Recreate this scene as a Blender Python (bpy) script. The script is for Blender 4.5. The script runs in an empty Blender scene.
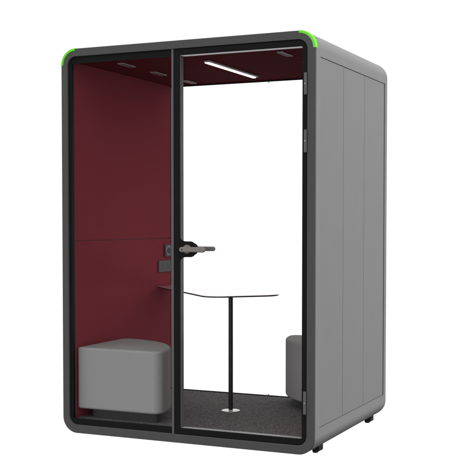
import bpy, bmesh, math, random
from mathutils import Vector, Matrix
random.seed(4)
S = bpy.context.scene
C = S.collection
PI = math.pi

# ------------------------------------------------------------------ camera
cam_d = bpy.data.cameras.new('camera')
cam = bpy.data.objects.new('camera', cam_d); C.objects.link(cam)
YAW, PITCH = 0.43206, 0.03614
fwd = Vector((-math.sin(YAW)*math.cos(PITCH), math.cos(YAW)*math.cos(PITCH), -math.sin(PITCH)))
cam.location = (3.41277, -5.14119, 1.21156)
cam.rotation_euler = fwd.to_track_quat('-Z', 'Y').to_euler()
cam_d.sensor_fit = 'HORIZONTAL'; cam_d.sensor_width = 36
cam_d.lens = 36*1059.065/453
cam_d.shift_y = (260.795-235)/453
cam_d.clip_start = .05; cam_d.clip_end = 200
S.camera = cam

# ------------------------------------------------------------------ white studio surround
W_ = bpy.data.worlds.new('World'); S.world = W_; W_.use_nodes = True
nt = W_.node_tree; nt.nodes.clear()
out = nt.nodes.new('ShaderNodeOutputWorld'); bg = nt.nodes.new('ShaderNodeBackground')
tc = nt.nodes.new('ShaderNodeTexCoord'); sx = nt.nodes.new('ShaderNodeSeparateXYZ')
rp = nt.nodes.new('ShaderNodeValToRGB'); mr = nt.nodes.new('ShaderNodeMapRange')
nt.links.new(tc.outputs['Generated'], sx.inputs[0]); nt.links.new(sx.outputs['Z'], mr.inputs[0])
mr.inputs[1].default_value = -1; mr.inputs[2].default_value = 1
nt.links.new(mr.outputs[0], rp.inputs[0])
e = rp.color_ramp.elements                      # direction downwards -> upwards
e[0].position = 0.335; e[0].color = (.02, .02, .02, 1)
e[1].position = 0.372; e[1].color = (1, 1, 1, 1)
nt.links.new(rp.outputs[0], bg.inputs[0]); bg.inputs[1].default_value = 1.12
nt.links.new(bg.outputs[0], out.inputs[0])

def area(name, loc, target, size, power, col=(1, 1, 1)):
    l = bpy.data.lights.new(name, 'AREA'); l.shape = 'RECTANGLE'; l.size, l.size_y = size; l.energy = power; l.color = col
    o = bpy.data.objects.new(name, l); C.objects.link(o); o.location = loc
    o.rotation_euler = (Vector(target)-Vector(loc)).to_track_quat('-Z', 'Y').to_euler()
    return o
area('softbox_side', (5.0, .8, 5.4), (1.5, .7, 1.5), (2.0, 2.0), 120)

vs = S.view_settings; vs.view_transform = 'Standard'; vs.look = 'None'; vs.exposure = 0; vs.gamma = 1

# ------------------------------------------------------------------ materials
def mat(name, col, rough=.5, metal=0, spec=.5, noise=0, nscale=200, bump=0, bscale=600, coat=0):
    m = bpy.data.materials.new(name); m.use_nodes = True
    n = m.node_tree; b = n.nodes['Principled BSDF']
    b.inputs['Base Color'].default_value = (*col, 1); b.inputs['Roughness'].default_value = rough
    b.inputs['Metallic'].default_value = metal; b.inputs['Specular IOR Level'].default_value = spec
    b.inputs['Coat Weight'].default_value = coat
    t = n.nodes.new('ShaderNodeTexCoord')
    if noise:
        no = n.nodes.new('ShaderNodeTexNoise'); no.inputs['Scale'].default_value = nscale; no.inputs['Detail'].default_value = 4
        cr = n.nodes.new('ShaderNodeValToRGB')
        cr.color_ramp.elements[0].position = .3; cr.color_ramp.elements[1].position = .7
        cr.color_ramp.elements[0].color = (*[c*(1-noise) for c in col], 1)
        cr.color_ramp.elements[1].color = (*[min(1, c*(1+noise)) for c in col], 1)
        n.links.new(t.outputs['Object'], no.inputs['Vector']); n.links.new(no.outputs[0], cr.inputs[0])
        n.links.new(cr.outputs[0], b.inputs['Base Color'])
    if bump:
        n2 = n.nodes.new('ShaderNodeTexNoise'); n2.inputs['Scale'].default_value = bscale; n2.inputs['Detail'].default_value = 3
        bp = n.nodes.new('ShaderNodeBump'); bp.inputs['Strength'].default_value = bump; bp.inputs['Distance'].default_value = .001
        n.links.new(t.outputs['Object'], n2.inputs['Vector']); n.links.new(n2.outputs[0], bp.inputs['Height'])
        n.links.new(bp.outputs[0], b.inputs['Normal'])
    return m

def weave(name, col, amp=.12, scale=420, rough=.9):
    """woven cloth: crossed threads plus soft mottling, in object space"""
    m = mat(name, col, rough, spec=.02)
    n = m.node_tree; b = n.nodes['Principled BSDF']
    t = n.nodes.new('ShaderNodeTexCoord')
    waves = []
    for ax in ('X', 'Y', 'Z'):
        w = n.nodes.new('ShaderNodeTexWave'); w.bands_direction = ax; w.inputs['Scale'].default_value = scale/6.28
        w.inputs['Distortion'].default_value = 1.2; w.inputs['Detail'].default_value = 2; w.inputs['Detail Scale'].default_value = 3
        n.links.new(t.outputs['Object'], w.inputs['Vector']); waves.append(w)
    a1 = n.nodes.new('ShaderNodeMath'); a1.operation = 'ADD'; a2 = n.nodes.new('ShaderNodeMath'); a2.operation = 'ADD'
    n.links.new(waves[0].outputs['Fac'], a1.inputs[0]); n.links.new(waves[1].outputs['Fac'], a1.inputs[1])
    n.links.new(a1.outputs[0], a2.inputs[0]); n.links.new(waves[2].outputs['Fac'], a2.inputs[1])
    no = n.nodes.new('ShaderNodeTexNoise'); no.inputs['Scale'].default_value = 260; no.inputs['Detail'].default_value = 5
    n.links.new(t.outputs['Object'], no.inputs['Vector'])
    a3 = n.nodes.new('ShaderNodeMath'); a3.operation = 'MULTIPLY_ADD'; a3.inputs[1].default_value = .22
    n.links.new(a2.outputs[0], a3.inputs[0]); n.links.new(no.outputs[0], a3.inputs[2])
    mr = n.nodes.new('ShaderNodeMapRange'); mr.inputs[1].default_value = .45; mr.inputs[2].default_value = 1.2
    mr.inputs[3].default_value = 1-amp; mr.inputs[4].default_value = 1+amp
    n.links.new(a3.outputs[0], mr.inputs[0])
    mx = n.nodes.new('ShaderNodeVectorMath'); mx.operation = 'SCALE'; mx.inputs[0].default_value = col
    n.links.new(mr.outputs[0], mx.inputs['Scale']); n.links.new(mx.outputs[0], b.inputs['Base Color'])
    bp = n.nodes.new('ShaderNodeBump'); bp.inputs['Strength'].default_value = .35; bp.inputs['Distance'].default_value = .0008
    n.links.new(a3.outputs[0], bp.inputs['Height']); n.links.new(bp.outputs[0], b.inputs['Normal'])
    return m

M = {}
M['shell'] = mat('grey_powder_coat', (.198, .198, .198), .5, spec=.3, noise=.03, nscale=7, bump=.05, bscale=900)
M['panel'] = mat('grey_side_panel', (.198, .198, .198), .55, spec=.3, noise=.02, nscale=5, bump=.05, bscale=900)
M['frame'] = mat('charcoal_powder_coat', (.068, .068, .069), .5, spec=.3, noise=.04, nscale=30, bump=.05, bscale=900)
M['black'] = mat('black_frame_paint', (.009, .009, .0092), .55, spec=.08)
M['rubber'] = mat('black_rubber', (.01, .01, .01), .7, spec=.2)
M['alu'] = mat('brushed_grey_metal', (.10, .10, .10), .4, spec=.4)
M['bright'] = mat('bright_aluminium', (.55, .55, .56), .35, metal=.6)
M['sill'] = mat('grey_aluminium_sill', (.26, .26, .26), .45, metal=.4)
M['jamb'] = mat('grey_jamb_metal', (.10, .10, .10), .4, spec=.4)
M['green'] = mat('lime_green_plastic', (.17, .88, .03), .45, spec=.2)
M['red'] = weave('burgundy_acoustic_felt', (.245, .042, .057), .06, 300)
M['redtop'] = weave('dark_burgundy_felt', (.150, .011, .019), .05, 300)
M['carpet'] = mat('charcoal_carpet', (.155, .153, .152), .95, spec=.05, noise=.65, nscale=115, bump=.9, bscale=260)
M['seat'] = weave('grey_wool_upholstery', (.350, .350, .350), .14, 400)
M['plinth'] = mat('dark_grey_plinth_board', (.055, .055, .056), .6, spec=.2, noise=.1, nscale=60)
M['tabletop'] = mat('white_laminate', (.88, .87, .87), .09, spec=1.0, coat=1)
M['tablepost'] = mat('black_steel_post', (.012, .012, .012), .35, spec=.4)
M['steel'] = mat('polished_steel', (.62, .62, .61), .3, metal=.7)
M['handle'] = mat('satin_taupe_metal', (.20, .185, .175), .4, metal=.25)
M['socket'] = mat('dark_grey_socket_plastic', (.048, .045, .045), .5, spec=.3)
M['hole'] = mat('socket_hole_black', (.008, .008, .008), .6)
M['ring'] = mat('pale_dial_ring', (.5, .5, .5), .4)
M['ventgrey'] = mat('grey_vent_metal', (.50, .47, .47), .4, metal=.2)
M['grille'] = mat('dim_vent_mesh', (.12, .085, .085), .5)
M['lamphouse'] = mat('lamp_housing_grey', (.72, .72, .72), .4)

def glass(name):
    m = bpy.data.materials.new(name); m.use_nodes = True; n = m.node_tree; n.nodes.clear()
    o = n.nodes.new('ShaderNodeOutputMaterial'); mx = n.nodes.new('ShaderNodeMixShader')
    tr = n.nodes.new('ShaderNodeBsdfTransparent'); tr.inputs[0].default_value = (.985, .985, .985, 1)
    gl = n.nodes.new('ShaderNodeBsdfGlossy'); gl.inputs['Roughness'].default_value = .02; gl.inputs[0].default_value = (.9, .9, .9, 1)
    fr = n.nodes.new('ShaderNodeFresnel'); fr.inputs[0].default_value = 1.06
    n.links.new(fr.outputs[0], mx.inputs[0]); n.links.new(tr.outputs[0], mx.inputs[1]); n.links.new(gl.outputs[0], mx.inputs[2])
    n.links.new(mx.outputs[0], o.inputs[0]); return m
M['glass'] = glass('clear_coated_glass')
def emit(name, s):
    m = bpy.data.materials.new(name); m.use_nodes = True; b = m.node_tree.nodes['Principled BSDF']
    b.inputs['Base Color'].default_value = (.9, .9, .9, 1)
    b.inputs['Emission Color'].default_value = (1, .98, .96, 1); b.inputs['Emission Strength'].default_value = s; return m
M['led'] = emit('lit_led_diffuser', 9)

# ------------------------------------------------------------------ mesh helpers
def obj(name, bm, m, parent=None, smooth=True, label=None):
    bmesh.ops.recalc_face_normals(bm, faces=bm.faces)
    me = bpy.data.meshes.new(name); bm.to_mesh(me); bm.free()
    me.materials.append(m)
    if smooth:
        for p in me.polygons: p.use_smooth = True
        me.set_sharp_from_angle(angle=math.radians(38))
    o = bpy.data.objects.new(name, me); C.objects.link(o); o.parent = parent
    if smooth:
        wn = o.modifiers.new('weighted_normals', 'WEIGHTED_NORMAL'); wn.keep_sharp = True; wn.weight = 80
    if label: o['label'] = label
    return o
def thing(name, label, cat, loc=(0, 0, 0), rz=0, group=None):
    o = bpy.data.objects.new(name, None); C.objects.link(o); o.location = loc; o.rotation_euler = (0, 0, rz)
    o.empty_display_size = .2
    o['label'] = label; o['category'] = cat
    if group: o['group'] = group
    return o
def box(bm, x0, x1, y0, y1, z0, z1, bev=0, seg=2):
    r = bmesh.ops.create_cube(bm, size=1)['verts']
    for v in r:
        v.co = Vector((x0 if v.co.x < 0 else x1, y0 if v.co.y < 0 else y1, z0 if v.co.z < 0 else z1))
    if bev:
        es = {e for v in r for e in v.link_edges}
        bmesh.ops.bevel(bm, geom=list(es), offset=bev, segments=seg, affect='EDGES', profile=.5)
    return bm
def B(*a, **k): return box(bmesh.new(), *a, **k)
def rrect(x0, x1, z0, z1, r, n=12):
    pts = []
    for cx, cz, a0 in ((x1-r, z1-r, 0), (x0+r, z1-r, 90), (x0+r, z0+r, 180), (x1-r, z0+r, 270)):
        for i in range(n+1):
            a = math.radians(a0+90*i/n); pts.append((cx+r*math.cos(a), cz+r*math.sin(a)))
    return pts
def inset(pts, d):
    """parallel inset of a counter-clockwise outline (negative d grows it)"""
    n = len(pts); out_ = []
    A = sum(pts[k][0]*pts[(k+1) % n][1]-pts[(k+1) % n][0]*pts[k][1] for k in range(n))
    sg = 1 if A > 0 else -1
    for k in range(n):
        p = Vector(pts[k]); a = Vector(pts[k-1]); b = Vector(pts[(k+1) % n])
        e1 = (p-a); e2 = (b-p)
        if e1.length < 1e-7: e1 = e2.copy()
        if e2.length < 1e-7: e2 = e1.copy()
        e1.normalize(); e2.normalize()
        n1 = Vector((-e1.y, e1.x))*sg; n2 = Vector((-e2.y, e2.x))*sg
        m = n1+n2; m.normalize(); c = max(.35, m.dot(n1))
        q = p+m*(d/c); out_.append((q.x, q.y))
    return out_
def ringtube(bm, outer, inner, y0, y1, bev=0, seg=4):
    """closed frame: two equally long loops in xz, extruded along y; eased outer and inner front edges"""
    n = len(outer)
    def loop(p, y): return [bm.verts.new((x, y, z)) for x, z in p]
    secs = [loop(outer, y1)]
    if bev:
        for k in range(seg+1):
            a = PI/2*k/seg
            secs.append(loop(inset(outer, bev*(1-math.cos(a))), y0+bev*(1-math.sin(a))))
        for k in range(seg+1):
            a = PI/2*(1-k/seg)
            secs.append(loop(inset(inner, -bev*(1-math.cos(a))), y0+bev*(1-math.sin(a))))
    else:
        secs += [loop(outer, y0), loop(inner, y0)]
    secs.append(loop(inner, y1))
    m = len(secs)
    for q in range(m):
        A_, B_ = secs[q], secs[(q+1) % m]
        for k in range(n):
            j = (k+1) % n; bm.faces.new((A_[k], A_[j], B_[j], B_[k]))
    return bm
def prism(bm, pts, z0, z1, bev=0, seg=3):
    """xy outline extruded in z, top/bottom edges rounded over"""
    def loop(p, z): return [bm.verts.new((x, y, z)) for x, y in p]
    secs = []
    if bev:
        for k in range(seg+1):
            a = PI/2*k/seg; secs.append(loop(inset(pts, bev*(1-math.sin(a))), z0+bev*(1-math.cos(a))))
        for k in range(seg+1):
            a = PI/2*k/seg; secs.append(loop(inset(pts, bev*(1-math.cos(a))), z1-bev*(1-math.sin(a))))
    else: secs = [loop(pts, z0), loop(pts, z1)]
    n = len(pts)
    for A_, B_ in zip(secs, secs[1:]):
        for k in range(n): bm.faces.new((A_[k], A_[(k+1) % n], B_[(k+1) % n], B_[k]))
    bm.faces.new(secs[0][::-1]); bm.faces.new(secs[-1])
    return bm
def roundpoly(pts, rads, n=8):
    out = []
    N = len(pts)
    for i in range(N):
        p = Vector(pts[i]); a = Vector(pts[i-1]); b = Vector(pts[(i+1) % N]); r = rads[i]
        if r <= 0: out.append(tuple(p)); continue
        u = (a-p).normalized(); v = (b-p).normalized(); ang = u.angle(v)
        t = r/math.tan(ang/2); c = p+(u+v).normalized()*(r/math.sin(ang/2))
        s = p+u*t-c; e_ = p+v*t-c
        a0 = math.atan2(s.y, s.x); a1 = math.atan2(e_.y, e_.x); d = (a1-a0+PI) % (2*PI)-PI
        for k in range(n+1): out.append((c.x+r*math.cos(a0+d*k/n), c.y+r*math.sin(a0+d*k/n)))
    return out
def cyl(bm, c, r, h, axis='Z', seg=32, r2=None, bev=0):
    rr = bmesh.ops.create_cone(bm, cap_ends=True, segments=seg, radius1=r, radius2=r if r2 is None else r2, depth=h)['verts']
    if bev:
        es = {e for v in rr for e in v.link_edges if abs(e.verts[0].co.z-e.verts[1].co.z) < 1e-6}
        g = bmesh.ops.bevel(bm, geom=list(es), offset=bev, segments=3, affect='EDGES', profile=.5)
        rr = list(set(rr) & set(bm.verts)) + g['verts']; rr = [v for v in set(rr) if v.is_valid]
    R = {'Z': Matrix.Identity(3), 'Y': Matrix.Rotation(PI/2, 3, 'X'), 'X': Matrix.Rotation(PI/2, 3, 'Y')}[axis]
    for v in rr: v.co = R @ v.co + Vector(c)
    return bm
def cut(o, cutters):
    """boolean-difference the cutter boxes out of o, applied to the mesh"""
    cm = bmesh.new()
    for c in cutters: box(cm, *c)
    co = obj('cutter', cm, M['black'], smooth=False)
    o.modifiers.clear()
    md = o.modifiers.new('b', 'BOOLEAN'); md.operation = 'DIFFERENCE'; md.object = co; md.solver = 'EXACT'
    bpy.context.view_layer.update()
    me = bpy.data.meshes.new_from_object(o.evaluated_get(bpy.context.evaluated_depsgraph_get()))
    o.modifiers.clear(); o.data = me
    wn = o.modifiers.new('weighted_normals', 'WEIGHTED_NORMAL'); wn.keep_sharp = True; wn.weight = 80
    bpy.data.objects.remove(co)
    for p in me.polygons: p.use_smooth = True
    me.set_sharp_from_angle(angle=math.radians(38))

# ------------------------------------------------------------------ the pod
W, D, H, R = 1.544, 1.308, 2.20, .092
T = .05                                     # wall thickness
FZ, CZ = .075, 2.130                        # floor and ceiling levels
XL, XR = T, W-T
YB = 1.25                                   # back glass plane
pod = thing('office_pod', 'tall grey two-person office pod with rounded corners, glass door and burgundy interior', 'office pod')

# outer shell (grey tube) with recessed side fields
bm = bmesh.new()
ringtube(bm, rrect(0, W, 0, H, R, 16), rrect(T-.014, W-T+.014, FZ-.031, CZ+.026, .03, 16), .014, D-.016)
shell = obj('outer_shell', bm, M['shell'], pod)
PY0, PY1, PZ0, PZ1, PD = .075, 1.258, .134, 2.070, .014
cut(shell, [(W-PD, W+.1, PY0, PY1, PZ0, PZ1), (-.1, PD, PY0, PY1, PZ0, PZ1)])
ys = [PY0, .462, .843, PY1]
for side in (0, 1):
    for k in range(3):
        g = .0018
        y0, y1 = ys[k]+g, ys[k+1]-g
        if k == 2: y1 -= .011
        x0, x1 = (W-PD+.0005, W-.003) if side else (.003, PD-.0005)
        obj('side_panel', B(x0, x1, y0, y1, PZ0+g, PZ1-g, bev=.0012), M['panel'], pod)
# back edge frame
bm = bmesh.new(); ringtube(bm, rrect(0.001, W-.001, 0.001, H-.001, R, 16), rrect(.045, W-.045, .05, H-.05, .05, 16), D-.0145, D)
obj('back_frame', bm, M['shell'], pod)
# charcoal front frame
bm = bmesh.new()
ringtube(bm, rrect(0, W, 0, H, R, 16), rrect(.0405, W-.0455, .048, H-.046, .052, 16), 0, .0138, bev=.0035)
ff = obj('front_frame', bm, M['frame'], pod)
# green corner inlays: wrap the front edge and the outer face
for sgn, cx in ((-1, R), (1, W-R)):
    bm = bmesh.new(); n = 20; prev = None
    for i in range(n+1):
        a = PI/2 - sgn*PI/2*i/n
        c, s = math.cos(a), math.sin(a)
        ro, ri = R+.0016, R-.0135
        q = [(ro, .026), (ro, .001), (ro-.0025, -.0016), (ri+.001, -.0016), (ri, .0008), (ri, .004), (R-.002, .004), (R-.002, .026)]
        cur = [bm.verts.new((cx+r_*c, y, H-R+r_*s)) for r_, y in q]
        if prev:
            for k in range(len(q)): bm.faces.new((prev[k], prev[(k+1) % len(q)], cur[(k+1) % len(q)], cur[k]))
        else: bm.faces.new(cur)
        prev = cur
    bm.faces.new(prev)
    obj('corner_trim', bm, M['green'], pod)

# black inner frame just behind the charcoal one
FX0, FX1, FZ0, FZ1 = .0405, W-.0455, .048, H-.046
# fixed window on the left: black surround + glass
DX0, DX1 = .7235, 1.4985                     # door leaf extents
win = obj('fixed_window', B(FX0+.001, .7085, .0175, .0225, FZ0+.005, FZ1-.005), M['glass'], pod, smooth=False)
bm = bmesh.new()
ringtube(bm, roundpoly([(.037, .0445), (.7088, .0445), (.7088, 2.1555), (.037, 2.1555)], [.029, .001, .001, .029]),
         roundpoly([(.0625, .084), (.7084, .084), (.7084, 2.116), (.0625, 2.116)], [.010, .001, .001, .010]), .0145, .0172)
wf = obj('window_border', bm, M['black'], win)
bm = bmesh.new()
box(bm, FX0+.001, .0495, .023, .052, FZ0+.001, FZ1-.001); box(bm, .0498, .7085, .023, .05, FZ0+.001, .0760); box(bm, .0498, .7085, .023, .05, 2.127, FZ1-.001)
obj('window_channel', bm, M['black'], win)
# grey post between window and door
obj('door_post', B(.7092, .7212, .004, .055, FZ0-.002, FZ1+.002, bev=.0015), M['alu'], pod)
obj('door_seal', B(.7214, .7233, .012, .05, FZ0+.001, FZ1-.001), M['rubber'], pod)

# door leaf
bm = bmesh.new()
DZ0, DZ1 = FZ0+.003, FZ1-.003
GX0, GX1, GZ0, GZ1 = .7605, 1.470, .0835, 2.1185
ringtube(bm, roundpoly([(DX0, DZ0), (1.4955, DZ0), (1.4955, DZ1), (DX0, DZ1)], [.004, .049, .049, .004]),
         roundpoly([(GX0, GZ0), (GX1, GZ0), (GX1, GZ1), (GX0, GZ1)], [.006]*4), .0065, .0425, bev=.0012)
door = obj('door', bm, M['black'], pod, label='glass door in a black frame, closed')
obj('door_glass', B(GX0-.004, GX1+.004, .0440, .0500, GZ0-.006, GZ1+.006), M['glass'], door, smooth=False)
# inner linings of the leaf opening (left jamb, head and sill)
obj('jamb_lining', B(GX0+.0003, GX0+.0022, .0085, .0435, GZ0+.002, GZ1-.002), M['jamb'], door)
obj('head_lining', B(GX0+.003, GX1-.003, .0085, .0435, GZ1-.0022, GZ1-.0003), M['bright'], door)
obj('sill_lining', B(GX0+.003, GX1-.003, .0085, .0435, GZ0+.0003, GZ0+.0022), M['sill'], door)
# hinges
for z0, z1 in ((1.868, 1.982), (1.572, 1.690), (.214, .334)):
    h = obj('hinge', B(1.4830, 1.4985, -.009, .004, z0, z1, bev=.003), M['alu'], door)
    bm = bmesh.new(); cyl(bm, (1.4905, -.0094, (z0+z1)/2), .0026, .002, 'Y', 16); obj('hinge_screw', bm, M['steel'], door)
# handle set
HZ = 1.066
def capsule_xz(x0, x1, zc, hw, y0, y1, bev=.003, r=None):
    pts = roundpoly([(x0, zc-hw), (x1, zc-hw), (x1, zc+hw), (x0, zc+hw)], [hw*.98]*4 if r is None else [r]*4, 8)
    bm = bmesh.new(); prism(bm, pts, y0, y1, bev)
    for v in bm.verts: v.co = Vector((v.co.x, v.co.z, v.co.y))
    return bm
# black lock plate: bump that swells out of the frame
half = []
for k in range(11):                                   # concave sweep out of the frame
    a = PI/2*k/10; half.append((.7608+.038*(1-math.cos(a)), .043+.022*(1-math.sin(a))))
for k in range(13):
    a = PI/2*(1-k/12); half.append((.822+.037*math.cos(a), .043*math.sin(a)))
pts = [(x, HZ-z) for x, z in half] + [(x, HZ+z) for x, z in half[-2::-1]]
bm = bmesh.new(); prism(bm, pts, .004, .012, .002)
for v in bm.verts: v.co = Vector((v.co.x, v.co.z, v.co.y))
obj('lock_plate', bm, M['black'], door)
bm = bmesh.new(); cyl(bm, (.812, .0555, HZ), .034, .010, 'Y', 40, bev=.002)
obj('lock_plate', bm, M['black'], door)
bm = bmesh.new()
cyl(bm, (.806, .002, HZ), .0245, .016, 'Y', 40, bev=.003)
cyl(bm, (.806, -.018, HZ), .012, .03, 'Y', 24)
hb = capsule_xz(.779, .934, HZ-.001, .0145, -.046, -.030, .005)
me = bpy.data.meshes.new('t'); hb.to_mesh(me); hb.free(); bm.from_mesh(me); bpy.data.meshes.remove(me)
obj('handle', bm, M['handle'], door, label='outer lever of the door handle')
bm = bmesh.new()
cyl(bm, (.806, .074, HZ), .0245, .016, 'Y', 40, bev=.003)
cyl(bm, (.806, .09, HZ), .012, .03, 'Y', 24)
hb = capsule_xz(.790, .925, HZ+.001, .0125, .098, .112, .005)
me = bpy.data.meshes.new('t'); hb.to_mesh(me); hb.free(); bm.from_mesh(me); bpy.data.meshes.remove(me)
obj('handle', bm, M['handle'], door, label='inner lever of the door handle, behind the glass')
bm = bmesh.new(); cyl(bm, (.798, -.0465, HZ-.001), .0035, .002, 'Y', 16); obj('keyhole', bm, M['hole'], door)

# interior linings
SEAM = 1.105
for x0, x1 in ((T-.012, T), (W-T, W-T+.012)):
    obj('inner_wall', B(x0, x1, .056, YB-.008, FZ-.006, SEAM-.0015, bev=.0012), M['red'], pod)
    obj('inner_wall', B(x0, x1, .056, YB-.008, SEAM+.0015, CZ+.002, bev=.0012), M['red'], pod)
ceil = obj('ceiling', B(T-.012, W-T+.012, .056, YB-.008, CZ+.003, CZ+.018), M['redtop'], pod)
obj('carpet', B(T+.0005, W-T-.0005, .056, YB-.008, FZ-.024, FZ), M['carpet'], pod)

# back window: thin black frame, two panes, clips
bm = bmesh.new()
ringtube(bm, rrect(T-.013, W-T+.013, FZ-.030, CZ+.025, .02, 4), rrect(T+.0003, W-T-.0003, FZ+.005, CZ-.005, .004, 4), YB-.007, YB+.0035)
bw = obj('back_window', bm, M['black'], pod)
xm = W/2
obj('pane', B(T-.002, xm-.0008, YB+.004, YB+.012, FZ-.004, CZ+.004), M['glass'], bw, smooth=False)
obj('pane', B(xm+.0008, W-T+.002, YB+.004, YB+.012, FZ-.004, CZ+.004), M['glass'], bw, smooth=False)
for z in (FZ+.009, CZ-.009):
    obj('glass_clip', B(xm-.004, xm+.004, YB-.0105, YB-.0072, z-.005, z+.005, bev=.001), M['steel'], bw)

# ceiling light
lm = bmesh.new(); box(lm, .752, .794, .318, 1.020, CZ-.008, CZ+.0025, bev=.003)
lamp = obj('ceiling_lamp', lm, M['lamphouse'], pod)
obj('diffuser', B(.7570, .7785, .326, 1.012, CZ-.0110, CZ-.0078, bev=.001), M['led'], lamp)
# ceiling vents: shallow frame with blades
for xc in (.275, W-.275):
    for y0, y1 in ((.195, .345), (.585, .740), (1.01, 1.155)):
        bm = bmesh.new(); w = .018
        for a in ((xc-w, xc-w+.004, y0, y1), (xc+w-.004, xc+w, y0, y1), (xc-w+.004, xc+w-.004, y0, y0+.005), (xc-w+.004, xc+w-.004, y1-.005, y1)):
            box(bm, a[0], a[1], a[2], a[3], CZ-.003, CZ+.0035)
        v = obj('ceiling_vent', bm, M['ventgrey'], pod, smooth=False)
        bm = bmesh.new()
        box(bm, xc-w+.0042, xc+w-.0042, y0+.0052, y1-.0052, CZ-.001, CZ+.0028)
        obj('vent_grille', bm, M['grille'], v, smooth=False)

# fittings on the left wall
dial = obj('control_panel', B(T+.0004, T+.012, 1.145, 1.228, .982, 1.064, bev=.003), M['socket'], pod)
bm = bmesh.new(); cyl(bm, (T+.0135, 1.187, 1.023), .028, .005, 'X', 32, bev=.001); obj('dial_ring', bm, M['ring'], dial)
bm = bmesh.new(); cyl(bm, (T+.0165, 1.187, 1.023), .023, .008, 'X', 32, bev=.002); obj('dial_knob', bm, M['hole'], dial)
sock = obj('power_socket', B(T+.0004, T+.010, 1.058, 1.228, .880, .958, bev=.002), M['socket'], pod)
for yc in (1.113, 1.183):
    for dy, dz, a, b in ((-.012, -.008, .0035, .007), (.012, -.008, .0035, .007), (0, .013, .004, .008)):
        obj('socket_hole', B(T+.0098, T+.0104, yc+dy-a, yc+dy+a, .918+dz-b, .918+dz+b), M['hole'], sock, smooth=False)
# levelling feet
for x, y, s in ((W-.085, .245, 1), (W-.085, 1.19, 1), (.085, .245, -1), (.085, 1.19, -1)):
    f = obj('foot_bracket', B(x-.02, x+.02, y+.006, y+.074, -.031, .0025, bev=.002), M['rubber'], pod)
    bm = bmesh.new(); cyl(bm, (x, y+.004, -.030), .016, .015, 'Z', 24, bev=.006); cyl(bm, (x, y+.004, -.015), .008, .03, 'Z', 12)
    obj('levelling_foot', bm, M['rubber'], pod)

# ------------------------------------------------------------------ furniture
def sector(r, rc, n=26, inset=0):
    """quarter round: corner at the origin, flat sides along +x and +y"""
    i = inset; pts = [(i, i)]
    # arc from +x end to +y end with rounded tips
    rr = r-i
    tip = rc
    # centre of tip fillet: distance (rr - tip) from origin-ish, y = i + tip
    a0 = math.asin((tip+i)/(rr-tip))
    cxp = ((rr-tip)*math.cos(a0), tip+i)
    out_ = []
    for k in range(9):
        a = -PI/2+(a0+PI/2)*k/8; out_.append((cxp[0]+tip*math.cos(a), cxp[1]+tip*math.sin(a)))
    for k in range(1, n):
        a = a0+(PI/2-2*a0)*k/n; out_.append((rr*math.cos(a), rr*math.sin(a)))
    cyp = (tip+i, (rr-tip)*math.cos(a0))
    for k in range(9):
        a = PI/2-a0+(a0+PI/2)*k/8; out_.append((cyp[0]+tip*math.cos(a), cyp[1]+tip*math.sin(a)))
    return out_ + [(i+.020*(1-math.cos(t)), i+.020*(1-math.sin(t))) for t in [PI/2*k/6 for k in range(7)]]
def make_stool():
    t = thing('corner_stool', 'light grey quarter-round upholstered stool against the burgundy wall, behind the fixed window', 'stool',
              (T+.006, .062, FZ), 0, 'quarter-round stools inside the pod')
    bm = bmesh.new(); prism(bm, sector(.545, .055), .056, .413, .015, 6); obj('seat', bm, M['seat'], t)
    bm = bmesh.new(); prism(bm, sector(.563, .02, inset=.06), 0, .0555, 0); obj('plinth', bm, M['plinth'], t)
    return t
st = make_stool()
s2 = st.copy(); C.objects.link(s2); s2.location = (W-T-.014, YB-.012, FZ); s2.rotation_euler = (0, 0, PI)
s2['label'] = 'quarter-round stool half hidden behind the right edge of the glass door, beside the table'
for ch in list(st.children):
    c = ch.copy(); C.objects.link(c); c.parent = s2

TZ = .788
tb = thing('meeting_table', 'white rounded table top on a thin black post with a round steel base', 'table', (.775, .640, FZ))
def loc(p): return (p[0]-.775, p[1]-.640)
def uv(sm, df): return ((sm+df)/2, (sm-df)/2)
P = [(T+.003, YB-.016), (T+.003, 1.055), uv(1.085, .480), uv(1.775, .480), (1.775-(YB-.016), YB-.016)]
pl = roundpoly([loc(p) for p in P], [0.004, .03, .11, .13, .02], 10)
bm = bmesh.new(); prism(bm, pl, TZ-FZ-.0025, TZ-FZ, .0008); obj('table_top', bm, M['tabletop'], tb)
ctr = Vector((0, 0))
bm = bmesh.new(); prism(bm, pl, TZ-FZ-.0095, TZ-FZ-.0026, .003); obj('table_edge', bm, M['tablepost'], tb)
bm = bmesh.new(); cyl(bm, (0, 0, (TZ-FZ-.0095+.008)/2), .0135, TZ-FZ-.0095-.008, 'Z', 32); obj('post', bm, M['tablepost'], tb)
bm = bmesh.new(); cyl(bm, (0, 0, .0025), .056, .005, 'Z', 48, bev=.001); obj('base', bm, M['steel'], tb)

# ------------------------------------------------------------------ render
S.render.engine = 'CYCLES'
S.cycles.max_bounces = 10; S.cycles.transparent_max_bounces = 16
S.render.resolution_x = 987; S.render.resolution_y = 1024
